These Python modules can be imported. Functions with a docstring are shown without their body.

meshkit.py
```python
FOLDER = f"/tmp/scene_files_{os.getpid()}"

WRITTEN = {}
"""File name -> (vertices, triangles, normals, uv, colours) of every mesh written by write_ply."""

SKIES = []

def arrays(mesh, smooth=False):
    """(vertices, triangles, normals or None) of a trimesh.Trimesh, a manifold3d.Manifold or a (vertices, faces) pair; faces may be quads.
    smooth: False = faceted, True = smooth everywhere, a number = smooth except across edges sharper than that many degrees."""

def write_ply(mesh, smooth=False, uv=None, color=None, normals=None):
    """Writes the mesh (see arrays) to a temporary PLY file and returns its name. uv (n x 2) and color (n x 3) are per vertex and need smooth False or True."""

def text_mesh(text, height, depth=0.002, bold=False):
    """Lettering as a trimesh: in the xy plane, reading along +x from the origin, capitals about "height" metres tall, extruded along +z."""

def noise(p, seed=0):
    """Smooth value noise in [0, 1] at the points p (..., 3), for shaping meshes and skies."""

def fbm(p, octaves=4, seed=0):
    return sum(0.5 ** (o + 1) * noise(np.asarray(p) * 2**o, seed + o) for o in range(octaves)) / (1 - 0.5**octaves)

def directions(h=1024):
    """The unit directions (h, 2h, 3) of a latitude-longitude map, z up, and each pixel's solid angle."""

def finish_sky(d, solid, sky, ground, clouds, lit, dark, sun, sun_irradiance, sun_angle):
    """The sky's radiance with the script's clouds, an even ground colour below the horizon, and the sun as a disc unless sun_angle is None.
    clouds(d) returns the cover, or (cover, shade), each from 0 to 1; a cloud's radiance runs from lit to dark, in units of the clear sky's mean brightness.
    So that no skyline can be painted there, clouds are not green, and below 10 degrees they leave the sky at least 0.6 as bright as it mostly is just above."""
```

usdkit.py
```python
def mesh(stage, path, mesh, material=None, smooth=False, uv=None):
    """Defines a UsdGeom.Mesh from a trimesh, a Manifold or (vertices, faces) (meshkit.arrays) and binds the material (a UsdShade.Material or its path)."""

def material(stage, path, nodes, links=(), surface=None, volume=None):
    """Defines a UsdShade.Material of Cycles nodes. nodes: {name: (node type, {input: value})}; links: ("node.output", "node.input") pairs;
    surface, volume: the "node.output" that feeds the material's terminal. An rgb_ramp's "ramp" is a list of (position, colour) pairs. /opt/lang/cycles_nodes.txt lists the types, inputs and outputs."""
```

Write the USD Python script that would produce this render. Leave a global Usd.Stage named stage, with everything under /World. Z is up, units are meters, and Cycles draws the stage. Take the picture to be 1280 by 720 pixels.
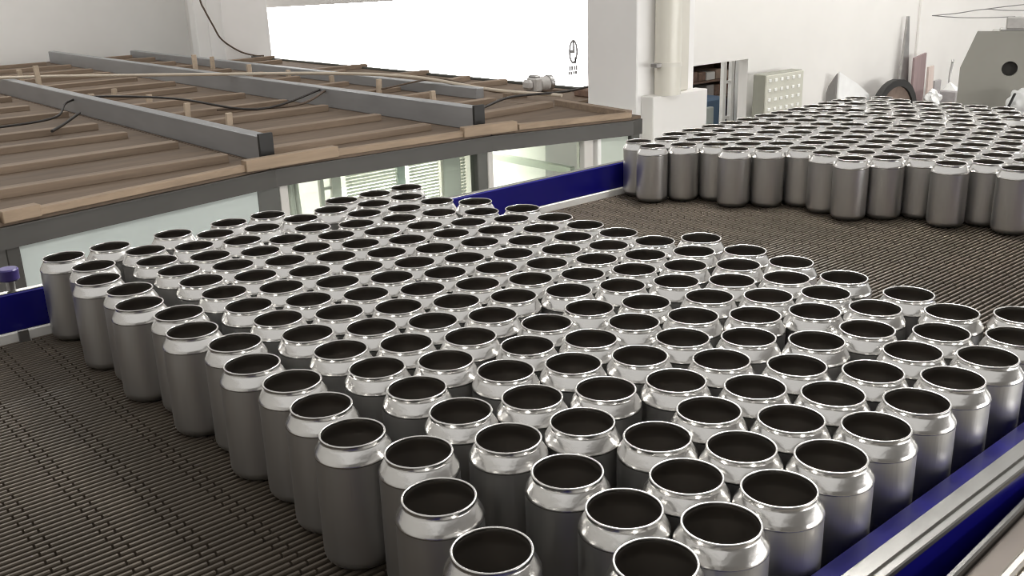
import math
import numpy as np
import trimesh
import usdkit, meshkit
from pxr import Gf, Sdf, Usd, UsdGeom, UsdLux, UsdShade

# Axes: x runs along the conveyor, y across it away from the camera, z up; z = 0 is the top of the belt.
stage = Usd.Stage.CreateInMemory()
UsdGeom.SetStageUpAxis(stage, UsdGeom.Tokens.z)
UsdGeom.SetStageMetersPerUnit(stage, 1.0)
stage.SetDefaultPrim(UsdGeom.Xform.Define(stage, '/World').GetPrim())
UsdGeom.Scope.Define(stage, '/World/Looks')

# ---------------------------------------------------------------- camera, light, exposure
EYE_Z = 0.4721
PITCH, ROLL, YAW = math.radians(18.227), math.radians(-1.883), math.radians(40.3)
EXPOSURE = 1.3
SKY = (0.84, 0.825, 0.80)
SKY_STRENGTH = 0.115
WINDOW_STRENGTH = 2.0
HALL_WINDOWS = 3.4
BELT_FILL = 36.0
HALL_FILL = 11.0
ROOM_LAMP = 7.5

cam = UsdGeom.Camera.Define(stage, '/World/camera')
c, s = math.cos(YAW), math.sin(YAW)
turn = np.array([[c, s, 0], [-s, c, 0], [0, 0, 1]])
fw = np.array([0, math.cos(PITCH), -math.sin(PITCH)]); r0 = np.array([1.0, 0, 0]); u0 = np.cross(r0, fw)
rt = math.cos(ROLL) * r0 + math.sin(ROLL) * u0
up = -math.sin(ROLL) * r0 + math.cos(ROLL) * u0
fw, rt, up = turn @ fw, turn @ rt, turn @ up
m = Gf.Matrix4d(*rt, 0, *up, 0, *(-fw), 0, 0, 0, EYE_Z, 1)
cam.AddTransformOp().Set(m)
cam.CreateHorizontalApertureAttr(36.0)
cam.CreateVerticalApertureAttr(20.25)
cam.CreateFocalLengthAttr(36.0 * 1214.56 / 1280)
cam.CreateClippingRangeAttr(Gf.Vec2f(0.02, 500))
cam.CreateExposureAttr(EXPOSURE)

dome = UsdLux.DomeLight.Define(stage, '/World/sky')
dome.CreateColorAttr(Gf.Vec3f(*SKY)); dome.CreateIntensityAttr(SKY_STRENGTH)

# ---------------------------------------------------------------- helpers
counts = {}
def numbered(parent, name):
    k = (parent, name); n = counts.get(k, 0); counts[k] = n + 1
    return f'{parent}/{name}' if n == 0 else f'{parent}/{name}_{n:03d}'

def tag(prim, label=None, cat=None, group=None, kind=None):
    for k, v in (('label', label), ('category', cat), ('group', group), ('kind', kind)):
        if v: prim.SetCustomDataByKey(k, v)
    return prim

def thing(name, label, cat, loc=(0, 0, 0), rotz=0, group=None):
    x = UsdGeom.Xform.Define(stage, numbered('/World', name))
    x.AddTranslateOp().Set(Gf.Vec3d(*loc))
    if rotz: x.AddRotateZOp().Set(rotz)
    return tag(x.GetPrim(), label, cat, group)

def obj(name, mesh, mat, parent=None, smooth=False, label=None, kind=None):
    base = '/World' if parent is None else str(parent.GetPath())
    p = usdkit.mesh(stage, numbered(base, name), mesh, LOOK[mat], smooth=smooth).GetPrim()
    return tag(p, label, None, None, kind)

def single(name, mesh, mat, label, cat, smooth=False, group=None):
    return tag(obj(name, mesh, mat, None, smooth), label, cat, group)

def struct(name, mesh, mat, label, cat):
    return tag(obj(name, mesh, mat), label, cat, None, 'structure')

def join(*ms):
    vs, fs, n = [], [], 0
    for a in ms:
        v, f = (a.vertices, a.faces) if hasattr(a, 'vertices') else a
        vs.append(np.asarray(v)); fs.append(np.asarray(f) + n); n += len(v)
    return np.vstack(vs), np.vstack(fs)

BF = np.array([[0,2,1],[0,3,2],[4,5,6],[4,6,7],[0,1,5],[0,5,4],[1,2,6],[1,6,5],[2,3,7],[2,7,6],[3,0,4],[3,4,7]])
def box(x0, x1, y0, y1, z0, z1):
    v = np.array([[x0,y0,z0],[x1,y0,z0],[x1,y1,z0],[x0,y1,z0],[x0,y0,z1],[x1,y0,z1],[x1,y1,z1],[x0,y1,z1]], float)
    return v, BF

def bev(x0, x1, y0, y1, z0, z1, b=0.004):
    """a box with chamfered edges"""
    P = []
    for x, sx in ((x0, 1), (x1, -1)):
        for y, sy in ((y0, 1), (y1, -1)):
            for z, sz in ((z0, 1), (z1, -1)):
                P += [(x, y + sy*b, z + sz*b), (x + sx*b, y, z + sz*b), (x + sx*b, y + sy*b, z)]
    h = trimesh.Trimesh(np.array(P), np.zeros((0, 3), int), process=False).convex_hull
    return np.array(h.vertices), np.array(h.faces)

def hull(P):
    h = trimesh.Trimesh(np.array(P, float), np.zeros((0, 3), int), process=False).convex_hull
    return np.array(h.vertices), np.array(h.faces)

def beam(a, b, w, h, bevel=0.003, rise=0.0):
    """a bar of width w and height h from a to b (a, b at the middle of its underside)"""
    a, b = np.array(a, float), np.array(b, float)
    d = b - a; L = np.linalg.norm(d); d /= L
    side = np.cross([0, 0, 1.0], d); n = np.linalg.norm(side)
    side = np.array([1.0, 0, 0]) if n < 1e-6 else side / n
    upv = np.cross(d, side)
    v, f = bev(0, L, -w/2, w/2, 0, h, min(bevel, w/3, h/3))
    return a + v[:, :1]*d + v[:, 1:2]*side + v[:, 2:3]*upv, f

def lathe(profile, n=48, closed=False):
    """surface of revolution about z; profile is [(r, z), ...]"""
    p = np.array(profile, float); a = np.arange(n)*2*np.pi/n
    v = np.stack([p[:, None, 0]*np.cos(a), p[:, None, 0]*np.sin(a), np.repeat(p[:, 1:2], n, 1)], -1).reshape(-1, 3)
    f = []
    m_ = len(p)
    for i in range(m_ if closed else m_ - 1):
        k = (i + 1) % m_
        for j in range(n):
            q = (j + 1) % n
            f += [[i*n+j, i*n+q, k*n+q], [i*n+j, k*n+q, k*n+j]]
    return v, np.array(f)

def tube(pts, r, sides=8):
    p = np.array(pts, float)
    # smooth the polyline
    if len(p) > 2:
        t = np.linspace(0, len(p)-1, (len(p)-1)*6+1); i = np.clip(t.astype(int), 0, len(p)-2); w = (t-i)[:, None]
        e = np.vstack([2*p[0]-p[1], p, 2*p[-1]-p[-2]])
        a, b, c_, d = e[i], e[i+1], e[i+2], e[i+3]
        p = 0.5*((2*b) + (c_-a)*w + (2*a-5*b+4*c_-d)*w**2 + (3*b-a-3*c_+d)*w**3)
    t = np.gradient(p, axis=0); t /= np.linalg.norm(t, axis=1, keepdims=True)
    ref = np.where(np.abs(t[:, 2:]) < 0.9, [0, 0, 1.0], [1.0, 0, 0])
    x = np.cross(t, ref); x /= np.linalg.norm(x, axis=1, keepdims=True); y = np.cross(t, x)
    a = np.arange(sides)*2*np.pi/sides
    v = p[:, None] + r*(np.cos(a)[None, :, None]*x[:, None] + np.sin(a)[None, :, None]*y[:, None])
    f = []
    for i in range(len(p)-1):
        for j in range(sides):
            q = (j+1) % sides
            f += [[i*sides+j, i*sides+q, (i+1)*sides+q], [i*sides+j, (i+1)*sides+q, (i+1)*sides+j]]
    n = len(p)
    v = np.vstack([v.reshape(-1, 3), p[:1], p[-1:]])
    for j in range(sides):
        q = (j+1) % sides
        f += [[n*sides, q, j], [n*sides+1, (n-1)*sides+j, (n-1)*sides+q]]
    return v, np.array(f)

def prism(poly, y0, y1):
    """polygon given in (x, z), extruded from y0 to y1 (convex or not)"""
    from shapely.geometry import Polygon
    g = trimesh.creation.extrude_polygon(Polygon(poly) if not hasattr(poly, 'exterior') else poly, y1 - y0)
    v = np.array(g.vertices)
    return np.stack([v[:, 0], y1 - v[:, 2], v[:, 1]], 1), np.array(g.faces)

# ---------------------------------------------------------------- materials
LOOK = {}
def look(name, nodes, links=(), surface='p.BSDF'):
    LOOK[name] = usdkit.material(stage, '/World/Looks/' + name, nodes, links, surface=surface)

def plain(name, col, rough=0.5, metal=0.0, vary=0.0, scale=6.0, bump=0.0, bscale=60.0, stretch=(1, 1, 1), **kw):
    """one colour with an even mottling of its own and fine relief"""
    nodes = {'p': ('principled_bsdf', {'base_color': col, 'roughness': rough, 'metallic': metal, **kw})}
    links = []
    if vary or bump:
        nodes['t'] = ('texture_coordinate', {})
        nodes['m'] = ('mapping', {'scale': stretch})
        links += [('t.object', 'm.vector')]
    if vary:
        nodes['n'] = ('noise_texture', {'scale': scale, 'detail': 5.0, 'roughness': 0.6})
        lo = tuple(max(0, x*(1-vary)) for x in col); hi = tuple(min(1, x*(1+vary)) for x in col)
        nodes['c'] = ('rgb_ramp', {'ramp': [(0.3, lo), (0.7, hi)]})
        links += [('m.vector', 'n.vector'), ('n.fac', 'c.fac'), ('c.color', 'p.base_color')]
    if bump:
        nodes['bn'] = ('noise_texture', {'scale': bscale, 'detail': 4.0})
        nodes['b'] = ('bump', {'strength': 0.4, 'distance': bump})
        links += [('m.vector', 'bn.vector'), ('bn.fac', 'b.height'), ('b.normal', 'p.normal')]
    look(name, nodes, links)

plain('can_wall', (0.600, 0.590, 0.575), 0.37, 1.0, vary=0.05, scale=40, stretch=(1, 1, 0.08), bump=0.0004, bscale=500)
plain('can_neck', (0.680, 0.668, 0.648), 0.21, 1.0, vary=0.03, scale=60, bump=0.0003, bscale=300)
plain('can_rim', (0.600, 0.590, 0.570), 0.22, 1.0)
plain('can_lining_shaded', (0.36, 0.33, 0.30), 0.5, 1.0)  # inner lacquer, its colour darkened for the little light inside the can
plain('belt_plastic', (0.098, 0.079, 0.060), 0.4, vary=0.15, scale=9, specular_ior_level=0.4)
plain('belt_dark', (0.020, 0.017, 0.014), 0.6)
plain('blue_paint', (0.008, 0.007, 0.160), 0.14, vary=0.08, scale=5)
plain('purple_plastic', (0.045, 0.03, 0.16), 0.4)
plain('white_strip', (0.88, 0.86, 0.82), 0.45, vary=0.06)
plain('aluminium', (0.360, 0.355, 0.340), 0.22, 1.0, vary=0.06, scale=30, stretch=(0.1, 1, 1))
plain('steel', (0.42, 0.41, 0.40), 0.42, 1.0, vary=0.12, scale=8)
plain('machine_steel', (0.500, 0.465, 0.420), 0.35, 0.9, vary=0.15, scale=20)
plain('groove_brown', (0.12, 0.10, 0.085), 0.45, 0.5)
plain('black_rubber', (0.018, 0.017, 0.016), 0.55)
plain('plywood', (0.155, 0.110, 0.075), 0.75, vary=0.22, scale=3.0, stretch=(0.4, 2.5, 1), bump=0.002, bscale=30)
plain('batten_wood', (0.260, 0.193, 0.138), 0.7, vary=0.2, scale=10, stretch=(0.12, 2, 2), bump=0.001, bscale=80)
plain('edge_wood', (0.330, 0.242, 0.165), 0.65, vary=0.18, scale=10, stretch=(0.12, 2, 2), bump=0.001, bscale=80)
plain('peg_wood', (0.500, 0.400, 0.300), 0.65, vary=0.12, scale=20)
plain('purlin_steel', (0.340, 0.345, 0.355), 0.38, 0.35, vary=0.12, scale=4, stretch=(1, 0.3, 1))
plain('fascia_steel', (0.060, 0.056, 0.050), 0.42, 0.2, vary=0.12, scale=5, stretch=(0.3, 1, 1))
plain('frame_grey', (0.085, 0.085, 0.075), 0.45, 0.1, vary=0.08)
plain('frame_light', (0.600, 0.575, 0.540), 0.5)
plain('panel_grey', (0.500, 0.550, 0.525), 0.45, vary=0.05, scale=2)
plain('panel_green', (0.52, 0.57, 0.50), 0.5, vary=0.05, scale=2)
plain('wall_white', (0.80, 0.78, 0.75), 0.8, vary=0.025, scale=1.2)
plain('wall_cool', (0.78, 0.79, 0.80), 0.8, vary=0.02, scale=1.2)
plain('wall_grey', (0.860, 0.850, 0.830), 0.8, vary=0.04, scale=0.9)
plain('wall_dim', (0.30, 0.29, 0.28), 0.8, vary=0.05, scale=1.0)
plain('plaster', (0.90, 0.885, 0.87), 0.8, vary=0.03, scale=1.5)
plain('cream_paint', (0.700, 0.670, 0.600), 0.45, vary=0.03, scale=3)
plain('pipe_cream', (0.720, 0.690, 0.610), 0.28)
plain('concrete', (0.30, 0.29, 0.27), 0.7, vary=0.15, scale=1.0)
plain('white_paint', (0.86, 0.86, 0.83), 0.5)
plain('blind_white', (0.86, 0.85, 0.78), 0.5)
plain('cabinet_green', (0.620, 0.610, 0.530), 0.5, vary=0.04)
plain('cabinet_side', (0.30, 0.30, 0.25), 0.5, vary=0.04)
plain('guard_olive', (0.310, 0.300, 0.265), 0.5, vary=0.05, scale=2)
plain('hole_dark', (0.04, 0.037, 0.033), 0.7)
plain('cable_white', (0.600, 0.520, 0.420), 0.5)
plain('cable_black', (0.025, 0.02, 0.017), 0.5)
plain('cable_brown', (0.12, 0.085, 0.06), 0.6)
plain('motor_grey', (0.50, 0.48, 0.46), 0.5, vary=0.08, scale=20)
plain('board_white', (0.900, 0.900, 0.890), 0.6, vary=0.04, scale=6)
plain('board_dark', (0.20, 0.19, 0.18), 0.6)
plain('brown_seat', (0.20, 0.145, 0.115), 0.6, vary=0.2, scale=9)
plain('pink_wood', (0.30, 0.22, 0.22), 0.6, vary=0.15, scale=12, stretch=(1, 1, 0.1))
plain('pale_wood', (0.66, 0.55, 0.50), 0.6, vary=0.1, scale=12, stretch=(1, 1, 0.1))
plain('grey_board', (0.38, 0.36, 0.36), 0.6, vary=0.12, scale=8)
plain('plastic_white', (0.85, 0.85, 0.84), 0.4)
plain('clutter_brown', (0.240, 0.155, 0.115), 0.7, vary=0.3, scale=20)
plain('clutter_tan', (0.42, 0.31, 0.24), 0.7, vary=0.2, scale=20)
plain('crate_blue', (0.10, 0.17, 0.27), 0.5)
plain('print_grey', (0.36, 0.36, 0.37), 0.7)
look('daylit_pane', {'e': ('emission', {'color': (1.0, 0.985, 0.965), 'strength': WINDOW_STRENGTH})}, surface='e.emission')
look('hall_pane', {'e': ('emission', {'color': (1.0, 0.985, 0.96), 'strength': HALL_WINDOWS})}, surface='e.emission')
look('hall_fill_tube', {'e': ('emission', {'color': (1.0, 0.98, 0.94), 'strength': HALL_FILL})}, surface='e.emission')
look('belt_fill_tube', {'e': ('emission', {'color': (1.0, 0.98, 0.94), 'strength': BELT_FILL})}, surface='e.emission')
look('room_tube', {'e': ('emission', {'color': (1.0, 0.97, 0.90), 'strength': ROOM_LAMP})}, surface='e.emission')
look('pane_glass', {'t': ('transparent_bsdf', {'color': (0.90, 0.94, 0.91)}), 'g': ('glossy_bsdf', {'color': (1, 1, 1), 'roughness': 0.02}),
                    'f': ('fresnel', {'IOR': 1.45}), 'x': ('mix_closure', {})},
     [('f.fac', 'x.fac'), ('t.BSDF', 'x.closure1'), ('g.BSDF', 'x.closure2')], surface='x.closure')
FLOOR = -3.0
ROOF = -0.528

# ---------------------------------------------------------------- the hall
struct('floor', box(-6, 22, -6, 16, FLOOR - 0.1, FLOOR), 'concrete', 'grey concrete hall floor far below the conveyor', 'floor')
struct('wall_left', join(box(-6, 6.0, 14.2, 14.4, FLOOR, 4.0)), 'wall_grey', 'plain grey plastered wall behind the boarded roof', 'wall')
w_ = struct('wall_back', join(box(6.0, 13.4, 12.2, 12.45, 0.075, 4.0), box(13.0, 13.4, 12.2, 12.45, FLOOR, 0.075), box(6.0, 6.25, 12.45, 14.2, FLOOR, 4.0)), 'wall_white',
            'pale wall above the big bright window', 'wall')
w_ = struct('window_1', box(6.1, 13.0, 12.30, 12.33, -2.2, 0.075), 'daylit_pane', 'large white frosted window glowing with daylight behind the roof', 'window')
obj('window_frame', join(box(6.1, 13.0, 12.2, 12.42, -2.3, -2.2), box(6.1, 13.0, 12.2, 12.42, FLOOR, -2.3)), 'white_paint', w_)
# printed mark on the frosted pane
def ring(cx, cz, rx, rz, w, y, n=40):
    a = np.arange(n)*2*np.pi/n
    v = []
    for rr in (0, w):
        for yy in (y, y - 0.006):
            v.append(np.stack([cx + (rx-rr)*np.cos(a), np.full(n, yy), cz + (rz-rr)*np.sin(a)], 1))
    v = np.vstack(v); f = []
    for p, q in ((0, 1), (1, 3), (3, 2), (2, 0)):
        for j in range(n):
            k = (j+1) % n
            f += [[p*n+j, p*n+k, q*n+k], [p*n+j, q*n+k, q*n+j]]
    return v, np.array(f)
mark = [ring(11.93, -0.93, 0.105, 0.20, 0.035, 12.296), box(11.92, 11.955, 12.29, 12.297, -0.90, -0.76), box(11.86, 11.955, 12.29, 12.297, -0.95, -0.90),
        box(11.96, 11.99, 12.29, 12.297, -1.13, -1.02)]
for k, x in enumerate((11.83, 11.88, 11.94, 11.99)):
    mark.append(box(x, x + 0.035, 12.29, 12.297, -1.24, -1.17)); mark.append(box(x - 0.02, x + 0.02, 12.29, 12.297, -1.31, -1.26))
single('window_sticker', (lambda v, f: (v + [0.05, 0, 0], f))(*join(*mark)), 'print_grey', 'small grey oval mark printed near the right edge of the bright window', 'sticker')

p_ = struct('pillar', join(bev(5.53, 6.17, 12.0, 12.6, FLOOR, 4.0, 0.01)), 'plaster', 'pale square pillar standing left of the bright window', 'pillar')
struct('trim_1', join(bev(5.36, 5.53, 12.42, 12.6, FLOOR, 4.0, 0.006)), 'wall_grey', 'narrow grey pilaster at the left side of the pillar', 'trim')

struct('wall_front', join(box(-6, 22, -5.2, -5.0, FLOOR, -1.5), box(-6, 22, -5.2, -5.0, 1.15, 4.0), *[box(x, x + w, -5.2, -5.0, -1.5, 1.15) for x, w in ((-6, 8.4), (4.6, 0.5), (7.3, 0.5), (10.0, 0.5), (12.7, 0.5), (15.4, 6.6))]),
       'wall_dim', 'grey wall with a row of daylit windows on the side of the hall behind the camera', 'wall')
struct('wall_side', box(-6.2, -6, -5.2, 14.4, FLOOR, 4.0), 'wall_grey', 'plain grey end wall of the hall far to the left', 'wall')
for k, x in enumerate((2.4, 5.1, 7.8, 10.5, 13.2)):
    o = struct(f'window_{k+2}', box(x, x + 2.2, -5.12, -5.10, -1.5, 1.15), 'hall_pane', f'{["first", "second", "third", "fourth", "fifth", "sixth", "seventh"][k]} daylit window of the wall behind the camera', 'window')
    obj('window_frame', join(*[box(x + a, x + a + 0.05, -5.10, -5.06, -1.5, 1.15) for a in (0, 0.715, 1.43, 2.15)], box(x, x + 2.2, -5.10, -5.06, -0.75, -0.70)), 'white_paint', o)

# right wall with an opening, and the pilaster on it
struct('wall_right', join(box(6.85, 8.0, 6.5, 6.62, FLOOR, 4.0), box(8.98, 12.4, 6.5, 6.62, FLOOR, 4.0), box(8.0, 8.98, 6.5, 6.62, -0.545, 4.0), box(8.0, 8.98, 6.5, 6.62, FLOOR, -1.9),
                          box(12.4, 22, 6.5, 6.62, FLOOR, 4.0)), 'wall_white', 'long white wall at the right, with a square opening', 'wall')
struct('trim_2', bev(12.62, 12.80, 6.465, 6.5, FLOOR, 4.0, 0.005), 'wall_white', 'narrow upright pilaster on the right wall behind the leaning planks', 'trim')
struct('column', join(bev(5.30, 5.94, 4.79, 5.29, FLOOR, 4.0, 0.008)), 'plaster', 'square white column at the right end of the roof', 'column')
struct('plinth', bev(5.345, 5.96, 4.67, 4.789, FLOOR, -0.438, 0.006), 'wall_white', 'low white wall block at the foot of the column', 'wall')
t = thing('drain_pipe', 'thick cream downpipe with a clamp on the front of the column', 'pipe', (5.52, 4.69, 0))
obj('pipe', lathe([(0.0, -0.437), (0.095, -0.437), (0.095, 3.9), (0.0, 3.9)], 32), 'pipe_cream', t, 40)
cl = obj('clamp', lathe([(0.095, -0.235), (0.101, -0.235), (0.101, -0.205), (0.095, -0.205)], 32), 'cream_paint', t, 40)
obj('clamp_lug', join(bev(-0.155, -0.10, -0.03, 0.03, -0.235, -0.205, 0.004), bev(-0.02, 0.02, 0.06, 0.098, -0.235, -0.205, 0.003)), 'steel', t)
single('conduit', join(bev(5.655, 5.81, 4.73, 4.789, -0.437, 3.9, 0.01)), 'cream_paint', 'flat cream duct fixed to the column right of the downpipe', 'duct')

# things seen through the opening
t = thing('storage_rack', 'dim brown storage rack with packed shelves seen through the wall opening', 'shelf')
for z in (-1.5, -1.12, -0.92, -0.70):
    obj('shelf', bev(9.2, 10.6, 7.6, 8.2, z - 0.02, z, 0.003), 'clutter_brown', t)
obj('back_panel', box(9.1, 11.5, 8.2, 8.23, FLOOR, 0.2), 'clutter_brown', t)
for x in (9.2, 10.6):
    obj('upright', bev(x - 0.02, x + 0.02, 7.6, 8.2, FLOOR, 0.1, 0.003), 'clutter_brown', t)
rng = np.random.default_rng(4)
tones = ['clutter_tan', 'clutter_brown', 'motor_grey', 'clutter_tan', 'white_paint', 'clutter_brown', 'clutter_tan']
words = ['first', 'second', 'third', 'fourth', 'fifth', 'sixth', 'seventh']
for r_, z in enumerate((-1.118, -0.918, -0.698)):
    x = 9.24
    for k in range(6):
        w = rng.uniform(0.10, 0.17); hh = rng.uniform(0.07, 0.15)
        tn = tones[(k*3 + r_*2) % 7]
        o = single('storage_box', bev(x, x + w, 7.63, 7.63 + rng.uniform(0.2, 0.4), z, z + hh, 0.008), tn,
                   f'{ {"clutter_tan":"tan","clutter_brown":"brown","motor_grey":"grey","white_paint":"white"}[tn] } box, {words[k]} from the left on the {["lowest","middle","top"][r_]} packed shelf of the dim rack', 'box', group='boxes on the dim rack')
        x += w + 0.02
t = thing('blue_machine', 'blue and grey machine block below the dim rack in the opening', 'machine', (9.30, 7.25, 0))
obj('cabinet_body', bev(-0.3, 0.20, -0.1, 0.3, FLOOR, -1.05, 0.02), 'crate_blue', t)
obj('front_panel', bev(-0.38, -0.12, -0.16, -0.1, FLOOR, -1.13, 0.01), 'panel_grey', t)
t = thing('white_post_frame', 'pair of white upright posts with cross ties in the wall opening', 'frame')
for x in (9.09, 9.235):
    obj('post', bev(x - 0.028, x + 0.028, 6.88, 6.93, FLOOR, 0.05, 0.004), 'white_paint', t)
for z in (-1.25, -0.85):
    obj('tie', bev(9.11, 9.21, 6.89, 6.92, z, z + 0.03, 0.003), 'white_paint', t)
t = thing('white_door_panel', 'pale door leaf standing open inside the wall opening', 'door')
obj('leaf', bev(9.56, 10.1, 7.05, 7.1, FLOOR, 0.05, 0.006), 'white_paint', t)
obj('green_base', bev(9.56, 10.1, 7.03, 7.05, FLOOR, -1.13, 0.006), 'panel_green', t)

# cabinet with white dots
t = thing('vented_cabinet', 'grey green metal cabinet dotted with rows of white vents by the right wall', 'cabinet')
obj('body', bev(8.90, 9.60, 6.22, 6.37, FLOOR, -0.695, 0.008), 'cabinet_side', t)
obj('front_door', bev(8.905, 9.597, 6.20, 6.22, FLOOR + 0.1, -0.705, 0.004), 'cabinet_green', t)
for r_, z in enumerate((-0.76, -0.862, -0.964, -1.066)):
    for k in range(6):
        x = 8.965 + k*0.108
        obj('vent', bev(x - 0.024, x + 0.024, 6.19, 6.20, z - 0.017, z + 0.017, 0.004), 'white_paint', t)

# things leaning along the right wall
t = thing('white_board', 'white triangular board leaning with its dark edge turned left', 'board')
obj('face', prism([(10.55, FLOOR), (10.55, -0.817), (10.95, -0.985), (11.26, -1.152), (11.26, FLOOR)], 6.33, 6.35), 'board_white', t)
obj('dark_side', hull([(10.55, 6.351, FLOOR), (10.55, 6.351, -0.825), (10.53, 6.36, -0.84), (10.52, 6.45, -0.98), (10.48, 6.45, -1.06), (10.48, 6.45, FLOOR), (10.53, 6.36, FLOOR)]), 'board_dark', t)
t = thing('round_tub', 'black rimmed round tub with a brown inside standing behind the far cans', 'tub')
def arch(cx, y0, y1, ri, ro_, zc, n=24, sq=0.85):
    a = np.linspace(0, 2*np.pi, n, endpoint=False); v = []; f = []
    for rr in (ro_, ri):
        for yy in (y0, y1):
            v.append(np.stack([cx + rr*np.cos(a), np.full(n, yy), zc + rr*sq*np.sin(a)], 1))
    for p, q in ((0, 1), (1, 3), (3, 2), (2, 0)):
        for j in range(n):
            k = (j+1) % n; f += [[p*n+j, q*n+k, p*n+k], [p*n+j, q*n+j, q*n+k]]
    return np.vstack(v), np.array(f)
obj('rim', arch(11.60, 6.14, 6.22, 0.42, 0.52, -1.43), 'black_rubber', t, 40)
a_ = np.linspace(0, 2*np.pi, 24, endpoint=False)
obj('bottom', hull([(11.60 + 0.43*math.cos(q), y, -1.43 + 0.365*math.sin(q)) for q in a_ for y in (6.17, 6.20)]), 'brown_seat', t)
obj('stand', bev(11.2, 12.0, 6.12, 6.24, FLOOR, -1.86, 0.01), 'board_dark', t)
single('leaning_sheet', hull([(12.185, 6.40, -0.27), (12.215, 6.40, -0.27), (11.90, 6.36, FLOOR), (12.36, 6.36, FLOOR), (12.30, 6.38, -1.13), (12.185, 6.43, -0.27), (12.215, 6.43, -0.27), (11.90, 6.40, FLOOR), (12.36, 6.40, FLOOR)]),
       'steel', 'tall narrow pointed grey metal sheet leaning on the right wall', 'sheet')
single('leaning_plank', hull([(12.26, 6.30, -0.79), (12.56, 6.30, -0.745), (12.26, 6.25, FLOOR), (12.50, 6.25, FLOOR), (12.26, 6.33, -0.79), (12.56, 6.33, -0.745), (12.26, 6.28, FLOOR), (12.50, 6.28, FLOOR)]),
       'pink_wood', 'wide dull pink plank leaning right of the pointed grey sheet', 'plank')
single('leaning_plank', hull([(12.58, 6.26, -0.93), (12.715, 6.26, -0.92), (12.60, 6.20, FLOOR), (12.78, 6.20, FLOOR), (12.58, 6.29, -0.93), (12.715, 6.29, -0.92), (12.60, 6.23, FLOOR), (12.78, 6.23, FLOOR)]),
       'pale_wood', 'pale narrow plank leaning beside the dull pink plank', 'plank')
single('leaning_plank', bev(12.82, 13.00, 6.28, 6.32, FLOOR, -1.13, 0.006), 'grey_board', 'short grey board standing right of the pale plank', 'plank')
t = thing('small_bin', 'dark grey open bin with white plastic on top near the olive guard plate', 'bin', (13.18, 6.2, 0))
obj('body', bev(-0.13, 0.13, -0.12, 0.12, FLOOR, -1.28, 0.015), 'grey_board', t)
obj('liner', hull([(-0.10, -0.1, -1.29), (0.06, -0.1, -1.29), (-0.06, 0, -1.20), (0.0, 0.05, -1.17), (-0.1, 0.1, -1.29), (0.06, 0.1, -1.29)]), 'plastic_white', t)
single('bent_strip', join(tube([(13.47, 6.33, -1.62), (13.36, 6.33, -1.30), (13.35, 6.34, -1.12), (13.40, 6.35, -0.97), (13.43, 6.36, -0.91)], 0.018, 6), tube([(13.47, 6.33, FLOOR), (13.47, 6.33, -1.62)], 0.018, 6)), 'steel',
       'thin bent grey metal strip standing behind the small bin', 'strip')
single('plastic_sack', join(trimesh.creation.icosphere(3)) if False else (lambda v, f: (v*[0.12, 0.10, 0.15] + [12.38, 6.08, -1.34] + 0.02*np.stack([np.sin(v[:, 1]*7 + v[:, 2]*5), np.sin(v[:, 2]*8 + v[:, 0]*4), np.sin(v[:, 0]*7 - v[:, 1]*6)], 1), f))(*[np.array(q) for q in (trimesh.creation.icosphere(3).vertices, trimesh.creation.icosphere(3).faces)]),
       'plastic_white', 'small white crumpled sack at the foot of the pink plank', 'sack', smooth=True)
single('sack_shelf', bev(12.2, 12.6, 5.95, 6.2, FLOOR, -1.53, 0.01), 'grey_board', 'low grey stand under the small white sack', 'stand')

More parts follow.
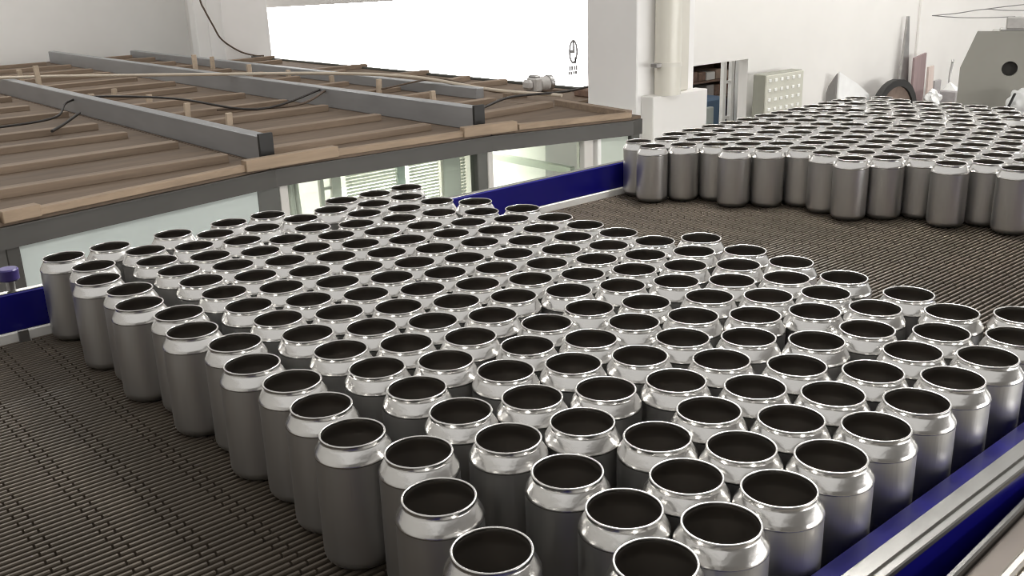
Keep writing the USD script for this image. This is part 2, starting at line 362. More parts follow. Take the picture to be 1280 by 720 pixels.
# machine at the right edge
from shapely.geometry import Polygon, Point
t = thing('guarded_machine', 'olive grey machine guard plate with a slanted edge and one dark hole', 'machine')
UsdGeom.Xformable(t).ClearXformOpOrder(); UsdGeom.Xformable(t).AddTranslateOp().Set(Gf.Vec3d(6.916, 3.152, 0)); UsdGeom.Xformable(t).AddRotateZOp().Set(-65.5)
plate = Polygon([(-0.06, FLOOR), (-0.06, -0.29), (0.025, -0.042), (1.6, -0.042), (1.6, FLOOR)]).difference(Point(0.251, -0.292).buffer(0.050, 12))
obj('guard_plate', prism(plate, 0.0, 0.03), 'guard_olive', t)
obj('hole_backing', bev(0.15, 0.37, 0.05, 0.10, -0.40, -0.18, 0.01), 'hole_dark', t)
obj('machine_body', bev(0.4, 1.55, 0.032, 0.4, FLOOR, -0.10, 0.02), 'guard_olive', t)
obj('top_plate', bev(0.12, 1.5, 0.031, 0.25, -0.065, -0.045, 0.004), 'guard_olive', t)
obj('base_ring', bev(0.165, 0.5, 0.06, 0.24, -0.046, -0.034, 0.005), 'steel', t)
obj('top_box', bev(0.20, 0.46, 0.08, 0.22, -0.035, 0.045, 0.008), 'motor_grey', t)
t = thing('wire_loop', 'thin grey wires looping out above the olive machine guard', 'wire', (6.916, 3.152, 0), -65.5)
obj('wire', tube([(0.25, 0.13, 0.0465), (0.1, 0.1, 0.043), (-0.1, 0.05, 0.048), (-0.275, 0.02, 0.064)], 0.0035, 6), 'steel', t, 50)
obj('wire', tube([(-0.275, 0.02, 0.064), (-0.12, 0.03, 0.077), (0.05, 0.05, 0.101), (0.17, 0.05, 0.093), (0.30, 0.05, 0.090), (0.8, 0.05, 0.08)], 0.0035, 6), 'steel', t, 50)
obj('wire', tube([(0.05, 0.05, 0.101), (0.27, 0.05, 0.127), (0.8, 0.05, 0.18)], 0.0035, 6), 'steel', t, 50)
v_, f_ = trimesh.creation.icosphere(3).vertices, trimesh.creation.icosphere(3).faces
v_ = np.array(v_); wob = 1 + 0.22*np.sin(v_[:, 0]*5 + 2*v_[:, 2])*np.sin(v_[:, 1]*6 + v_[:, 0]*3)
t = thing('film_bundle', 'crumpled white film bundle with a black strap in front of the machine guard', 'bundle', (6.916, 3.152, 0), -65.5)
obj('film', (v_*wob[:, None]*[0.085, 0.07, 0.085] + [0.345, -0.16, -0.50], np.array(f_)), 'plastic_white', t, 30)
obj('strap', beam((0.262, -0.22, -0.55), (0.30, -0.24, -0.43), 0.02, 0.012), 'black_rubber', t)
obj('rest', bev(0.25, 0.6, -0.3, -0.05, FLOOR, -0.575, 0.01), 'grey_board', t)

# ---------------------------------------------------------------- the glazed room and its boarded roof
t = room = thing('glazed_room', 'flat roofed glazed room with a brown boarded roof beyond the conveyor', 'room')
eave = [(-0.9, 4.36), (1.0, 4.66), (2.48, 4.93), (3.97, 4.83), (5.0, 4.545)]
def eave_y(x):
    xs, ys = zip(*eave); return float(np.interp(x, xs, ys))
# deck sheets, bay by bay
bays = [(-0.9, 0.95), (0.96, 2.44), (2.45, 3.96), (3.97, 4.99)]
for (x0, x1) in bays:
    for y0, y1 in ((None, 7.35), (7.355, 9.8), (9.805, 14.15)):
        lo = [(x0, eave_y(x0) if y0 is None else y0), (x1, eave_y(x1) if y0 is None else y0)]
        P = [(a, b, z) for a, b in lo + [(x1, y1), (x0, y1)] for z in (ROOF - 0.02, ROOF)]
        obj('plywood_sheet', hull(P), 'plywood', t)
obj('plywood_sheet', box(5.0, 5.85, 5.45, 9.0, ROOF - 0.02, ROOF), 'plywood', t)
obj('plywood_sheet', hull([(x, y, z) for x, y in ((4.992, 4.56), (5.09, 4.56), (5.13, 5.445), (4.992, 5.445)) for z in (ROOF - 0.02, ROOF)]), 'plywood', t)
obj('plywood_sheet', box(5.0, 5.95, 9.005, 11.98, ROOF - 0.02, ROOF), 'plywood', t)
# battens across each bay
rb = np.random.default_rng(11)
rows_ = [5.26, 5.95, 6.66, 7.22, 8.07, 8.85, 9.6, 10.4, 11.2, 12.0, 12.8, 13.6]
for bi, (x0, x1) in enumerate([(-0.85, 0.9), (0.93, 2.38), (2.52, 3.88), (4.05, 4.93)]):
    for k, y in enumerate(rows_):
        yy = y + rb.uniform(-0.04, 0.04); e0 = x0 + rb.uniform(0, 0.12); e1 = x1 - rb.uniform(0, 0.14); dy = rb.uniform(-0.04, 0.04)
        if bi == 3 and k < 1: yy, dy, e0, e1 = 5.35, 0.05, 4.12, 5.0
        obj('batten', beam((e0, yy, ROOF - 0.001), (e1, yy + dy, ROOF - 0.001), rb.uniform(0.07, 0.10), rb.uniform(0.038, 0.05)), 'batten_wood', t)
for k, (x0, y0, x1, y1) in enumerate([(5.15, 6.9, 5.80, 6.84), (5.12, 7.14, 5.8, 7.40), (5.15, 8.2, 5.9, 8.17), (5.15, 9.0, 5.45, 9.04), (5.3, 9.44, 5.93, 9.36), (5.14, 10.75, 5.68, 10.86), (5.2, 11.39, 5.9, 11.45), (5.12, 6.05, 5.3, 6.0)]):
    obj('batten', beam((x0, y0, ROOF - 0.001), (x1, y1, ROOF - 0.001), 0.08, 0.045), 'batten_wood', t)
# roof edge boards
def edge(x0, x1, h=0.036, w=0.05, lift=0.0):
    obj('edge_board', beam((x0, eave_y(x0) + 0.012, ROOF - 0.002 + lift), (x1, eave_y(x1) + 0.012, ROOF - 0.002 + lift), w, h), 'edge_wood', t)
edge(-0.9, 0.99); edge(1.0, 2.28); edge(2.86, 3.78); edge(4.155, 4.98)
for x0, x1, hh in ((1.0, 1.17, 0.055), (2.28, 2.86, 0.062), (3.74, 4.13, 0.062)):
    obj('edge_block', beam((x0, eave_y(x0) + 0.0, ROOF - 0.003), (x1, eave_y(x1) + 0.0, ROOF - 0.003), 0.06, hh), 'edge_wood', t)
obj('edge_board', beam((4.99, 4.58, ROOF - 0.002), (5.11, 5.42, ROOF - 0.002), 0.06, 0.045), 'batten_wood', t)
# steel purlins
for x, y0, y1, hh in ((2.50, 5.06, 14.0, 0.15), (3.98, 4.98, 13.9, 0.15), (4.99, 6.2, 13.75, 0.09)):
    p_ = obj('steel_purlin', bev(x - 0.04, x + 0.04, y0, y1, ROOF - 0.001, ROOF + hh, 0.006), 'purlin_steel', t)
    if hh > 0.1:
        obj('dark_end_plate', bev(x - 0.043, x + 0.043, y0 - 0.02, y0 + 0.002, ROOF - 0.001, ROOF + hh + 0.012, 0.002), 'black_rubber', p_)  # solid black plate standing in for the dark hollow of the open end
obj('roof_trim', bev(5.86, 5.90, 5.5, 11.98, ROOF - 0.12, ROOF + 0.02, 0.004), 'frame_grey', t)
obj('roof_end', bev(5.55, 5.85, 5.44, 5.7, ROOF, ROOF + 0.06, 0.01), 'clutter_brown', t)
# upright pegs
for x, y, hh in ((2.72, 10.6, 0.20), (2.59, 9.57, 0.30), (2.62, 9.1, 0.12), (2.58, 8.17, 0.15), (3.07, 9.08, 0.08), (2.99, 8.05, 0.11), (2.94, 7.18, 0.115), (2.90, 6.38, 0.115),
                 (4.07, 9.57, 0.28), (4.80, 10.8, 0.15), (4.37, 9.0, 0.19), (4.78, 8.99, 0.10), (4.85, 8.27, 0.08), (4.66, 7.18, 0.13), (4.54, 6.23, 0.11)):
    lean = rb.uniform(-0.02, 0.02)
    v, f = bev(-0.022, 0.022, -0.015, 0.015, 0, hh, 0.003); v = v.copy(); v[:, 0] += lean*v[:, 2]*5
    obj('peg', (v + [x, y, ROOF - 0.001], f), 'peg_wood', t)
# fascia beam under the eave
for a, b in zip(eave[:-1], eave[1:]):
    P = [(x, y + dy, z) for x, y in (a, b) for dy in (0.0, 0.10) for z in (ROOF - 0.125, ROOF - 0.021)]
    f_b = obj('fascia_beam', hull(P), 'fascia_steel', t)
    P = [(x, y + dy, z) for x, y in (a, b) for dy in (-0.02, 0.03) for z in (ROOF - 0.027, ROOF - 0.021)]
    obj('fascia_lip', hull(P), 'fascia_steel', f_b)
obj('fascia_beam', hull([(x, y, z) for x, y in ((5.0, 4.545), (5.0, 4.65), (5.09, 4.545), (5.13, 5.4), (5.05, 5.4)) for z in (ROOF - 0.125, ROOF - 0.021)]), 'fascia_steel', t)
# posts under the fascia
def post(x0, x1, m_, d=0.08, y=None):
    yy = (eave_y((x0 + x1)/2) if y is None else y) + 0.02
    obj('post', bev(x0, x1, yy, yy + d, FLOOR, ROOF - 0.12, 0.005), m_, t)
post(1.00, 1.06, 'fascia_steel'); post(2.36, 2.50, 'frame_grey'); post(2.50, 2.555, 'frame_light')
post(3.86, 3.945, 'frame_grey'); post(3.945, 3.99, 'frame_light'); post(4.63, 4.72, 'frame_light'); post(4.74, 4.775, 'white_paint')
post(3.365, 3.425, 'panel_grey', 0.03, 5.02)
post(5.0, 5.09, 'frame_grey', 0.1)
def wallpanel(x0, x1, z0, z1, m_, nm, off=0.03, th=0.02):
    P = [(x, eave_y(x) + off + dy, z) for x in (x0, x1) for dy in (0, th) for z in (z0, z1)]
    return obj(nm, hull(P), m_, t)
wallpanel(-0.9, 1.0, FLOOR, ROOF - 0.12, 'fascia_steel', 'infill_panel')
wallpanel(1.06, 2.36, FLOOR, ROOF - 0.125, 'panel_grey', 'infill_panel')
wallpanel(2.56, 3.86, FLOOR, ROOF - 0.125, 'pane_glass', 'glass_pane', 0.05, 0.006)
wallpanel(3.99, 4.63, FLOOR, ROOF - 0.125, 'pane_glass', 'glass_pane', 0.05, 0.006)
wallpanel(4.775, 5.0, FLOOR, ROOF - 0.125, 'panel_green', 'infill_panel', 0.05, 0.006)  # opaque sheet; its green stands in for a pale reflection in glass
# inside of the room
obj('inner_ceiling', hull([(x, y, z) for x, y in ((1.1, 5.06), (4.95, 5.06), (4.95, 9.0), (1.1, 9.0)) for z in (ROOF - 0.10, ROOF - 0.085)]), 'white_paint', t)
obj('inner_wall', box(1.1, 5.05, 9.0, 9.05, FLOOR, ROOF - 0.085), 'white_paint', t)
obj('inner_wall', box(5.0, 5.05, 5.45, 9.0, FLOOR, ROOF - 0.085), 'white_paint', t)
obj('inner_wall', box(1.06, 1.1, 4.85, 9.0, FLOOR, ROOF - 0.085), 'white_paint', t)
obj('transom_rail', beam((4.9, 5.05, -0.975), (4.9, 8.9, -0.975), 0.05, 0.05), 'panel_green', t)
obj('inner_floor', box(1.1, 5.0, 5.0, 9.0, FLOOR, FLOOR + 0.02), 'white_paint', t)
for x in (2.2, 3.4, 4.75):
    obj('ceiling_lamp', bev(x - 0.3, x + 0.3, 6.2, 7.4, ROOF - 0.135, ROOF - 0.1, 0.005), 'room_tube', t)
obj('inner_partition', bev(4.3, 4.34, 5.3, 5.9, FLOOR, -0.66, 0.005), 'frame_light', t)

# blinds, curtain and panel just behind the glass
def blind(x0, x1, label):
    b = thing('window_blind', label, 'blind', group='white blinds behind the glass')
    y = eave_y((x0+x1)/2) + 0.16
    sl = []
    z = ROOF - 0.16
    while z > -1.75:
        v, f = box(x0, x1, -0.010, 0.010, -0.0008, 0.0008); a = math.radians(58)
        v = np.stack([v[:, 0], y + v[:, 1]*math.cos(a) - v[:, 2]*math.sin(a), z - v[:, 1]*math.sin(a) + v[:, 2]*math.cos(a)], 1)
        sl.append((v, f)); z -= 0.021
    obj('slats', join(*sl), 'blind_white', b, kind='stuff')
    obj('head_rail', bev(x0, x1, y - 0.015, y + 0.015, ROOF - 0.15, ROOF - 0.125, 0.003), 'white_paint', b)
    obj('bottom_rail', bev(x0, x1, y - 0.012, y + 0.012, -1.775, -1.755, 0.003), 'white_paint', b)
    for x in (x0 + 0.03, x1 - 0.03):
        obj('cord', tube([(x, y - 0.014, ROOF - 0.15), (x, y - 0.014, -1.755)], 0.0015, 5), 'white_paint', b)
blind(2.99, 3.355, 'white slatted blind, left one of three, right of the glazing bar')
blind(3.435, 3.665, 'white slatted blind, middle one of three, left of the grey hanging panel')
blind(3.815, 3.87, 'narrow strip of white slatted blind between grey panel and dark post')
single('curtain', join(*[tube([(2.575 + 0.022*k, 5.06 + 0.012*(k % 2), ROOF - 0.14), (2.575 + 0.022*k + 0.02*(k/4), 5.06 + 0.012*(k % 2), -1.3), (2.575 + 0.022*k + 0.03*(k/4), 5.06 + 0.012*(k % 2), -2.4)], 0.016, 8) for k in range(5)]),
       'frame_light', 'pale pleated curtain behind the glass beside the dark post', 'curtain', smooth=60)
t2 = thing('glazing_bar', 'narrow grey window bars with two small panes behind the front glass', 'window bars')
obj('upright', bev(2.835, 2.862, 5.08, 5.11, FLOOR + 0.03, ROOF - 0.13, 0.003), 'frame_light', t2)
obj('upright', bev(2.915, 2.98, 5.08, 5.11, FLOOR + 0.03, ROOF - 0.13, 0.003), 'frame_light', t2)
obj('crossbar', bev(2.862, 2.915, 5.085, 5.105, -0.76, -0.745, 0.002), 'frame_light', t2)
obj('crossbar', bev(2.862, 2.915, 5.085, 5.105, -0.66, -0.645, 0.002), 'frame_light', t2)
single('partition_board', bev(3.67, 3.81, 4.97, 5.0, FLOOR + 0.03, ROOF - 0.13, 0.004), 'frame_light', 'plain grey upright panel between the slatted blinds behind the glass', 'panel')
single('work_table', join(bev(4.1, 4.95, 5.9, 7.2, -1.32, -1.28, 0.005), *[bev(x, x + 0.05, y, y + 0.05, FLOOR + 0.02, -1.32, 0.004) for x in (4.15, 4.85) for y in (5.95, 7.1)]), 'white_paint',
       'white covered work table inside the glazed room', 'table')

# cables and small things lying on the roof
single('roof_cable', tube([(-0.86, 11.1, ROOF + 0.17), (1.15, 10.66, ROOF + 0.17), (2.43, 10.15, ROOF + 0.17), (3.17, 9.36, ROOF + 0.17), (3.94, 8.4, ROOF + 0.168), (4.50, 7.76, ROOF + 0.16), (4.85, 6.96, ROOF + 0.145), (5.12, 6.2, ROOF + 0.06), (5.28, 5.55, ROOF + 0.045)], 0.014, 8),
       'cable_white', 'long pale hose stretched across the whole boarded roof', 'hose', smooth=60)
single('roof_cable', tube([(1.05, 7.6, ROOF + 0.052), (1.7, 7.5, ROOF + 0.055), (2.15, 7.7, ROOF + 0.055), (2.40, 8.2, ROOF + 0.10), (2.6, 8.1, ROOF + 0.13), (2.95, 7.4, ROOF + 0.13), (3.3, 6.75, ROOF + 0.062), (3.9, 6.9, ROOF + 0.127), (4.0, 7.05, ROOF + 0.127)], 0.009, 6),
       'cable_black', 'thin dark cable curving over the nearest steel purlin on the roof', 'cable', smooth=60)
single('roof_cable', tube([(1.92, 7.0, ROOF + 0.052), (2.1, 7.3, ROOF + 0.056), (2.3, 7.6, ROOF + 0.08)], 0.010, 6),
       'cable_black', 'short dark cable end lying on the boards left of the nearest purlin', 'cable', smooth=60)
single('roof_cable', tube([(3.1, 7.0, ROOF + 0.06), (3.6, 6.72, ROOF + 0.06), (3.95, 6.85, ROOF + 0.127), (4.25, 7.3, ROOF + 0.06), (4.4, 7.9, ROOF + 0.06)], 0.009, 6),
       'cable_brown', 'brown cable crossing the middle steel purlin on the roof', 'cable', smooth=60)
single('roof_cable', tube([(4.15, 5.52, ROOF + 0.02), (4.5, 5.62, ROOF + 0.02), (4.9, 5.72, ROOF + 0.06), (5.35, 5.62, ROOF + 0.06), (5.62, 5.6, ROOF + 0.075)], 0.010, 6),
       'cable_black', 'black cable running to the dark corner at the foot of the column', 'cable', smooth=60)
single('roof_cable', tube([(4.6, 7.05, ROOF + 0.06), (5.0, 6.75, ROOF + 0.125), (5.3, 6.4, ROOF + 0.012), (5.6, 6.1, ROOF + 0.012), (5.75, 5.85, ROOF + 0.012)], 0.008, 6),
       'cable_brown', 'brown cable passing in front of the small grey motor', 'cable', smooth=60)
single('hanging_cable', tube([(5.20, 11.92, 1.6), (5.20, 11.92, 0.6), (5.24, 11.92, 0.22), (5.28, 11.92, 0.10), (5.37, 11.92, -0.10), (5.46, 11.92, -0.27), (5.68, 11.92, -0.43), (5.89, 11.92, -0.50), (6.0, 11.9, -0.51)], 0.011, 6),
       'cable_brown', 'brown cable hanging down in front of the pale pillar', 'cable', smooth=60)
single('clutter_strip', bev(5.0, 5.45, 12.3, 12.41, -0.66, -0.56, 0.01), 'frame_grey', 'grey metal offcut at the foot of the narrow pilaster', 'offcut') if False else None
t = thing('small_motor', 'small light grey motor with a round end cover on the roof by the column', 'motor', (5.62, 6.15, ROOF))
vs, fs = lathe([(0, -0.09), (0.055, -0.09), (0.06, -0.08), (0.06, 0.06), (0.05, 0.07), (0, 0.07)], 24)
obj('barrel', (np.stack([vs[:, 2]*0.9*0.75 + 0.02, vs[:, 2]*-0.0 + vs[:, 0], vs[:, 1] + 0.062], 1)[:, [0, 1, 2]], fs[:, ::-1]), 'motor_grey', t, 40)
obj('terminal_box', bev(-0.13, -0.04, -0.06, 0.06, 0.002, 0.125, 0.015), 'motor_grey', t)
obj('top_cap', bev(-0.115, -0.05, -0.045, 0.045, 0.122, 0.142, 0.008), 'steel', t)
vs, fs = lathe([(0, 0), (0.062, 0), (0.066, 0.01), (0.066, 0.04), (0.05, 0.055), (0, 0.055)], 24)
obj('end_cover', (np.stack([vs[:, 2] + 0.055, vs[:, 0], vs[:, 1] + 0.066], 1), fs), 'steel', t, 40)
obj('flange', bev(-0.19, -0.13, -0.05, 0.05, 0.03, 0.11, 0.02), 'motor_grey', t)

# ---------------------------------------------------------------- conveyor: ribbed belt in hinged modules
PITCH_X, HINGE0 = 0.0515, 0.31645          # hinge lines across the belt
RIB = 0.00825
Y0, Y1 = 0.318, 1.4175
belt = thing('conveyor_belt', 'dark grey brown modular belt of narrow ribs with staggered hinge gaps', 'conveyor belt')
ys = np.arange(Y0 + RIB/2, Y1, RIB)
def module(i):
    xa, xb = HINGE0 + i*PITCH_X, HINGE0 + (i+1)*PITCH_X
    V, Fc = [], []
    for k, y in enumerate(ys):
        s_ = 0.0054 if k % 2 else -0.0054
        a, b = xa + s_ + 0.0011, xb + s_ - 0.0011
        w0, w1, h0 = 0.0019, 0.0013, 0.0012
        n = len(V)*12
        sec = [(-w0, -0.008), (-w0, -h0), (-w1, 0.0), (w1, 0.0), (w0, -h0), (w0, -0.008)]
        V.append(np.array([(x, y + q, z) for x in (a, b) for q, z in sec]))
        f = []
        for j in range(5):
            f += [[n+j, n+6+j, n+7+j], [n+j, n+7+j, n+j+1]]
        for e, o in ((0, 0), (6, 1)):
            for tri in ((0, 1, 2), (0, 2, 3), (0, 3, 4), (0, 4, 5)):
                q = [n+e+tri[0], n+e+tri[1], n+e+tri[2]]
                f.append(q if not o else q[::-1])
        Fc += f
    return np.vstack(V), np.array(Fc)
first = module(0)
for i in range(-9, 49):
    obj('belt_module', (first[0] + [i*PITCH_X, 0, 0], first[1]), 'belt_plastic', belt)
obj('belt_underside', box(HINGE0 - 9*PITCH_X, HINGE0 + 49*PITCH_X, Y0, Y1, -0.012, -0.0078), 'belt_dark', belt)

t = thing('conveyor_frame', 'blue painted conveyor frame under the belt', 'conveyor frame') if False else None
# far guard rail
g = thing('guard_rail', 'blue sheet guard rail along the far side of the belt', 'guard rail')
obj('blue_panel', bev(-0.3, 2.2, 1.421, 1.436, 0.012, 0.067, 0.002), 'blue_paint', g)
obj('top_edge', bev(-0.3, 2.2, 1.4225, 1.4345, 0.067, 0.0682, 0.0005), 'aluminium', g)
obj('wear_strip', bev(-0.3, 2.2, 1.4185, 1.432, -0.012, 0.0125, 0.002), 'white_strip', g)
obj('side_plate', bev(-0.3, 2.2, 1.436, 1.448, -0.25, 0.02, 0.002), 'blue_paint', g)
c_ = thing('rail_clamp', 'purple knob clamp fixed on the far blue guard rail at the left edge', 'clamp', (0.303, 1.43, 0))
obj('knob', lathe([(0, 0.084), (0.012, 0.084), (0.0135, 0.086), (0.0135, 0.099), (0.012, 0.101), (0, 0.101)], 20), 'purple_plastic', c_, 30)
obj('bolt', lathe([(0, 0.0695), (0.006, 0.0695), (0.006, 0.0845), (0, 0.0845)], 12), 'steel', c_, 30)
obj('bracket', bev(-0.008, 0.006, -0.024, -0.0205, -0.001, 0.017, 0.001), 'steel', c_)
# near guard rail
g = thing('guard_rail', 'near guard rail with a glossy blue flange and a grooved aluminium edge', 'guard rail')
obj('blue_flange', bev(-0.3, 3.1, 0.288, 0.3115, 0.060, 0.0635, 0.001), 'blue_paint', g)
obj('inner_plate', bev(-0.3, 3.1, 0.3065, 0.3115, -0.03, 0.0602, 0.001), 'blue_paint', g)
pr = [(0.2735, 0.0605), (0.2735, 0.0645), (0.2745, 0.0655), (0.2785, 0.0655), (0.2795, 0.0632), (0.2815, 0.0632), (0.2825, 0.0660), (0.2945, 0.0660), (0.2955, 0.0648), (0.2955, 0.0636), (0.2870, 0.0636), (0.2870, 0.0605)]
gm = trimesh.creation.extrude_polygon(Polygon(pr), 3.4); vv = np.array(gm.vertices)
obj('aluminium_edge', (np.stack([vv[:, 2] - 0.3, vv[:, 0], vv[:, 1]], 1), np.array(gm.faces)), 'aluminium', g)
obj('outer_plate', bev(-0.3, 3.1, 0.2745, 0.2800, -0.25, 0.0605, 0.001), 'blue_paint', g)
# frame legs down to the floor
t = thing('conveyor_support', 'steel legs and cross beams carrying the conveyor', 'support')
for x in (0.2, 2.1):
    for y in (0.325, 1.38):
        obj('leg', bev(x - 0.03, x + 0.03, y - 0.02, y + 0.02, FLOOR, -0.06, 0.004), 'steel', t)
    obj('cross_beam', bev(x - 0.03, x + 0.03, 0.3125, 1.418, -0.06, -0.0122, 0.003), 'steel', t)

# machine piece in front of the near rail
t = thing('machine_cover', 'worn bare metal machine cover with a groove in the bottom right corner', 'machine cover', (0.60, 0.2585, 0), 3.0)
obj('edge_bar', bev(-0.3, 0.25, -0.006, 0.0, -0.05, 0.045, 0.0015), 'aluminium', t)
obj('groove', bev(-0.3, 0.25, -0.026, -0.006, -0.05, 0.037, 0.001), 'groove_brown', t)
obj('inner_bar', bev(-0.3, 0.25, -0.034, -0.026, -0.05, 0.042, 0.002), 'machine_steel', t)
obj('top_plate', bev(-0.3, 0.25, -0.080, -0.034, -0.05, 0.039, 0.002), 'machine_steel', t)
obj('seam_plate', bev(-0.3, 0.25, -0.30, -0.0815, -0.05, 0.037, 0.002), 'machine_steel', t)
obj('base', bev(-0.25, 0.22, -0.29, -0.005, FLOOR, -0.05, 0.004), 'machine_steel', t)

# ---------------------------------------------------------------- unseen fill lamps, added to brighten the walls and the far belt
for where, x, y, z in (('over the boarded roof near the grey wall', 2.2, 11.0, 3.0), ('near the column', 8.0, 5.0, 2.9), ('in front of the vented cabinet', 11.0, 5.0, 2.9), ('in front of the leaning planks', 14.0, 5.0, 2.9)):
    t = thing('hall_fill_lamp', 'added fill lamp hanging high in the hall ' + where, 'lamp', (x, y, z), group='added fill lamps')
    obj('housing', bev(-0.9, 0.9, -0.2, 0.2, 0.04, 0.12, 0.01), 'white_paint', t)
    obj('tube', bev(-0.88, 0.88, -0.17, 0.17, 0.0, 0.04, 0.01), 'hall_fill_tube', t)
t = thing('belt_fill_lamp', 'added fill lamp hanging unseen across the conveyor above the far cans', 'lamp', (2.0, 1.35, 1.75))  # added out of view to lift the light on the far belt
obj('housing', bev(-0.14, 0.14, -0.65, 0.65, 0.04, 0.10, 0.01), 'white_paint', t)
obj('tube', bev(-0.10, 0.10, -0.62, 0.62, 0.0, 0.04, 0.01), 'belt_fill_tube', t)

# ---------------------------------------------------------------- the cans
R, Ri = 0.0325, 0.0258
outer = [(0.0, 0.0095), (0.014, 0.0065), (0.0215, 0.0010), (0.0232, 0.0), (0.0250, 0.0006), (0.0285, 0.0030), (0.0308, 0.0058), (0.0318, 0.0085), (0.0321, 0.0115), (0.0321, 0.0978), (0.03215, 0.0983)]
neck = [(0.03215, 0.0983), (0.0324, 0.0986), (0.03255, 0.0991), (0.0325, 0.0998), (0.0322, 0.1008), (0.0317, 0.1021), (0.0308, 0.1036), (0.0294, 0.1060), (0.0279, 0.1084), (0.0271, 0.1096), (0.0265, 0.1105), (0.0262, 0.1114), (0.0261, 0.1130)]
rim = [(0.0261, 0.1130), (0.0263, 0.1134), (0.0271, 0.1137), (0.0274, 0.1141), (0.0274, 0.1146), (0.0271, 0.1151), (0.0264, 0.1152), (0.0257, 0.1150), (0.0255, 0.1145), (0.0255, 0.1130)]
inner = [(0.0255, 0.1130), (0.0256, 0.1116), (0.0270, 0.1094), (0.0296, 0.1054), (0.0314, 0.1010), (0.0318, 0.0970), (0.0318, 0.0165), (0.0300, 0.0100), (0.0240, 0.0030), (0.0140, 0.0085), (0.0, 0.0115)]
def refine(p, n=2):
    p = np.array(p)
    for _ in range(n):
        q = np.empty((2*len(p)-2, 2)); q[0::2] = 0.75*p[:-1] + 0.25*p[1:]; q[1::2] = 0.25*p[:-1] + 0.75*p[1:]
        p = np.vstack([p[:1], q, p[-1:]])
    return p
def flip(m_):
    return m_[0], m_[1][:, ::-1]
def lath(p, n=56): return lathe(p, n)

def nth(k):
    return f'{k}' + ('th' if 10 <= k % 100 <= 20 else {1: 'st', 2: 'nd', 3: 'rd'}.get(k % 10, 'th'))
proto = None
turns = np.random.default_rng(3)
def place(x, y, label, group):
    global proto
    if proto is None:
        t = proto = thing('drink_can', label, 'can', (x, y, 0.0001), 0, group)
        obj('body', lath(outer), 'can_wall', t, 45)
        obj('neck', lath(refine(neck, 1)), 'can_neck', t, 60)
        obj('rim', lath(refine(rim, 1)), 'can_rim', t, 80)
        obj('lining_shaded', lath(inner), 'can_lining_shaded', t, 60)
        return
    p = stage.DefinePrim(numbered('/World', 'drink_can'), 'Xform')
    p.GetReferences().AddInternalReference(proto.GetPath()); p.SetInstanceable(True)
    x_ = UsdGeom.Xformable(p); x_.ClearXformOpOrder()
    x_.AddTranslateOp().Set(Gf.Vec3d(x, y, 0.0001)); x_.AddRotateZOp().Set(float(turns.uniform(0, 360)))
    tag(p, label, 'can', group)
NEAR_ROWS = [
    [(4049,3463),(4701,3455),(5360,3455),(6039,3464),(6729,3486),(7394,3494),(8064,3508),(8763,3517),(9450,3555),(10095,3764)],
    [(3384,4277),(4371,4032),(5026,4021),(5686,4021),(6372,4036),(7034,4062),(7710,4072),(8406,4063),(9068,4111),(9700,4312)],
    [(3536,5054),(4451,4680),(5352,4585),(6024,4603),(6684,4615),(7355,4635),(8020,4852),(8646,4672),(9273,4940),(9940,4918)],
    [(4487,5401),(5116,5193),(5726,5513),(6304,5193),(6981,5210),(7637,5380),(8742,5337),(9351,5587)],
    [(3831,5715),(4523,6064),(5144,5844),(5932,6136),(6515,5819),(7169,5834),(7740,6166),(8210,5714),(8828,5984),(9522,6216),(9990,5746)],
    [(3633,6369),(4537,6724),(5364,6458),(5932,6788),(6505,6471),(7163,6486),(8358,6437),(9004,6612),(10094,6538)],
    [(3725,7020),(5121,7063),(6504,7123),(7156,7138),(7725,6818),(8535,7064),(9567,6940),(10137,7257)],
    [(3802,7681),(4544,7385),(5112,7715),(5686,7392),(6263,7729),(7417,7735),(7985,7416),(8549,7744),(9098,7393),(9665,7716)],
    [(3727,8338),(4539,8037),(5122,8367),(5694,8048),(6269,8381),(6842,8048),(7410,8388),(7979,8068),(8552,8396),(9117,8070),(9690,8411),(10236,8055)],
    [(3867,8997),(4537,8690),(5125,9025),(5701,8706),(6270,9033),(6838,8700),(7417,9040),(7986,8720),(8552,9048),(9119,8726),(9680,9072)],
    [(4542,9342),(5690,9358),(6844,9352),(7985,9372),(9106,9395)],
    [(3701,9681),(4514,9993),(5108,9676),(5703,10018),(6275,9686),(6845,10004),(7417,9692),(8042,10139),(8539,9717),(9107,10047),(9673,9724)],
    [(3830,10330),(4529,10662),(5118,10349),(5689,10670),(6269,10343),(6850,10656),(7423,10344),(8049,10802),(8609,10468),(9190,10802),(9684,10376)],
    [(3629,10996),(4532,11314),(5108,11007),(5702,11339),(6275,11000),(6853,11308),(7426,10996),(8622,11121),(9734,11163)],
    [(3754,11636),(5118,11659),(6273,11654),(7438,11648),(8062,11455),(8687,11943),(9171,11492)],
    [(3622,12355),(4515,11966),(5098,12310),(5686,12008),(6266,12306),(6857,11960),(7421,12309),(8055,12107),(9529,12085)],
    [(3790,13025),(4482,12617),(5154,12960),(5770,12729),(6842,12612),(7864,12787),(8487,12596),(9139,12607)],
    [(4577,13262),(5660,13372),(6311,13176),(6998,13245),(7632,13396),(8333,13241),(8986,13241)],
    [(3645,13795),(4295,13850),(5216,13850),(6103,13850),(6755,13850),(8101,13850),(8753,13850),(9405,13846)],
]
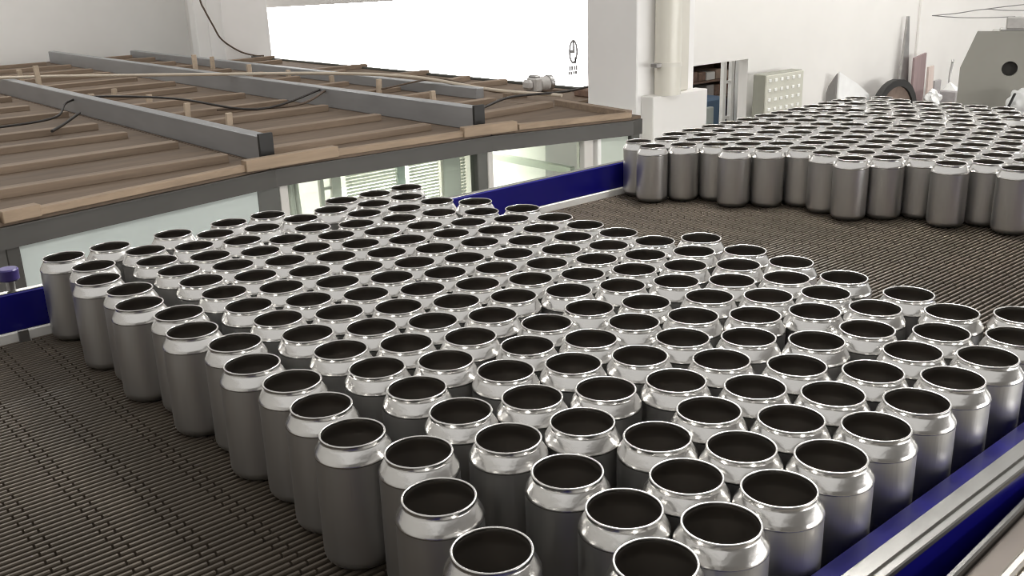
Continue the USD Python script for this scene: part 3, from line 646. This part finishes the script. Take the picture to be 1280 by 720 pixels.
FAR_ROWS = [
    [(17473,6926)],
    [(17190,7971),(17702,7537),(18263,7060)],
    [(16499,9520),(16985,9082),(17452,8624),(17908,8156),(18409,7695)],
    [(16681,10167),(17149,9713),(17623,9255),(18083,8792),(18546,8333),(19069,7823)],
    [(15934,11759),(16376,11273),(16838,10800),(17321,10355),(17777,9889),(18262,9419),(18726,8960),(19184,8465),(19717,8053)],
    [(15153,13247),(16126,12387),(16569,11907),(17015,11427),(17495,10986),(17957,10525),(18407,10054),(18887,9605),(19366,9091),(19901,8695),(20415,8266)],
    [(15680,12863),(16321,13010),(16766,12533),(17205,12051),(17767,11719),(18120,11171),(18585,10714),(19033,10240),(19528,9723),(20053,9336),(20560,8902),(21060,8431)],
    [(15402,13850),(15993,13573),(17404,12672),(18394,11896),(18747,11348),(19248,10919),(19674,10358),(20221,9982),(20704,9545),(21203,9067),(21759,8644)],
    [(16583,13850),(16918,13280),(17583,13299),(18005,12419),(18997,12146),(19364,11561),(19907,10967),(20443,10595),(20991,10241),(21355,9701),(21860,9288)],
    [(17235,13850),(17932,13850),(18237,13273),(18583,12721),(19266,12739),(19649,12147),(20017,11610),(20593,11254),(21244,10842),(21900,10058),(22405,9646),(22986,9349)],
    [(18584,13850),(18910,13285),(19920,12740),(20433,12112),(21200,11492),(21883,10710),(22494,10329),(23055,9997),(23665,9757)],
    [(19236,13850),(19592,13304),(20276,13286),(20625,12735),(21084,12134),(21786,12046),(21839,11361),(22476,10981),(23055,10679),(23648,10409)],
    [(19949,13850),(20604,13850),(20953,13299),(21302,12749),(21954,12722),(22436,12283),(22432,11631),(23027,11331),(23620,11060),(24199,10761),(24227,10109)],
    [(21301,13850),(21651,13300),(22985,12635),(23014,11983),(23608,11712),(24215,11414)],
    [(22001,13850),(22318,13280),(22981,13287),(23583,12375),(24157,12063)],
    [(22653,13850),(23309,13850),(23589,13050),(24148,12715)],
    [(23961,13850),(24358,13332)],
]
for i, row in enumerate(NEAR_ROWS):
    for j, (x, y) in enumerate(row):
        if i == 0: where = f'open aluminium can against the near blue rail, {nth(j+1)} from the left of its row'
        elif i == len(NEAR_ROWS) - 1: where = f'open aluminium can in the farthest row of the near group, {nth(j+1)} from the left'
        else: where = f'open aluminium can, near group, {nth(i+1)} row from the near rail, {nth(j+1)} from left'
        place(x/10000, y/10000, where, 'cans of the near group')
for i, row in enumerate(FAR_ROWS):
    for j, (x, y) in enumerate(row):
        if i == len(FAR_ROWS) - 1: where = f'open aluminium can in the rearmost row of the far group, {nth(j+1)} from the left'
        else: where = f'open aluminium can, far group, {nth(i+1)} row from the front, {nth(j+1)} from left'
        place(x/10000, y/10000, where, 'cans of the far group')
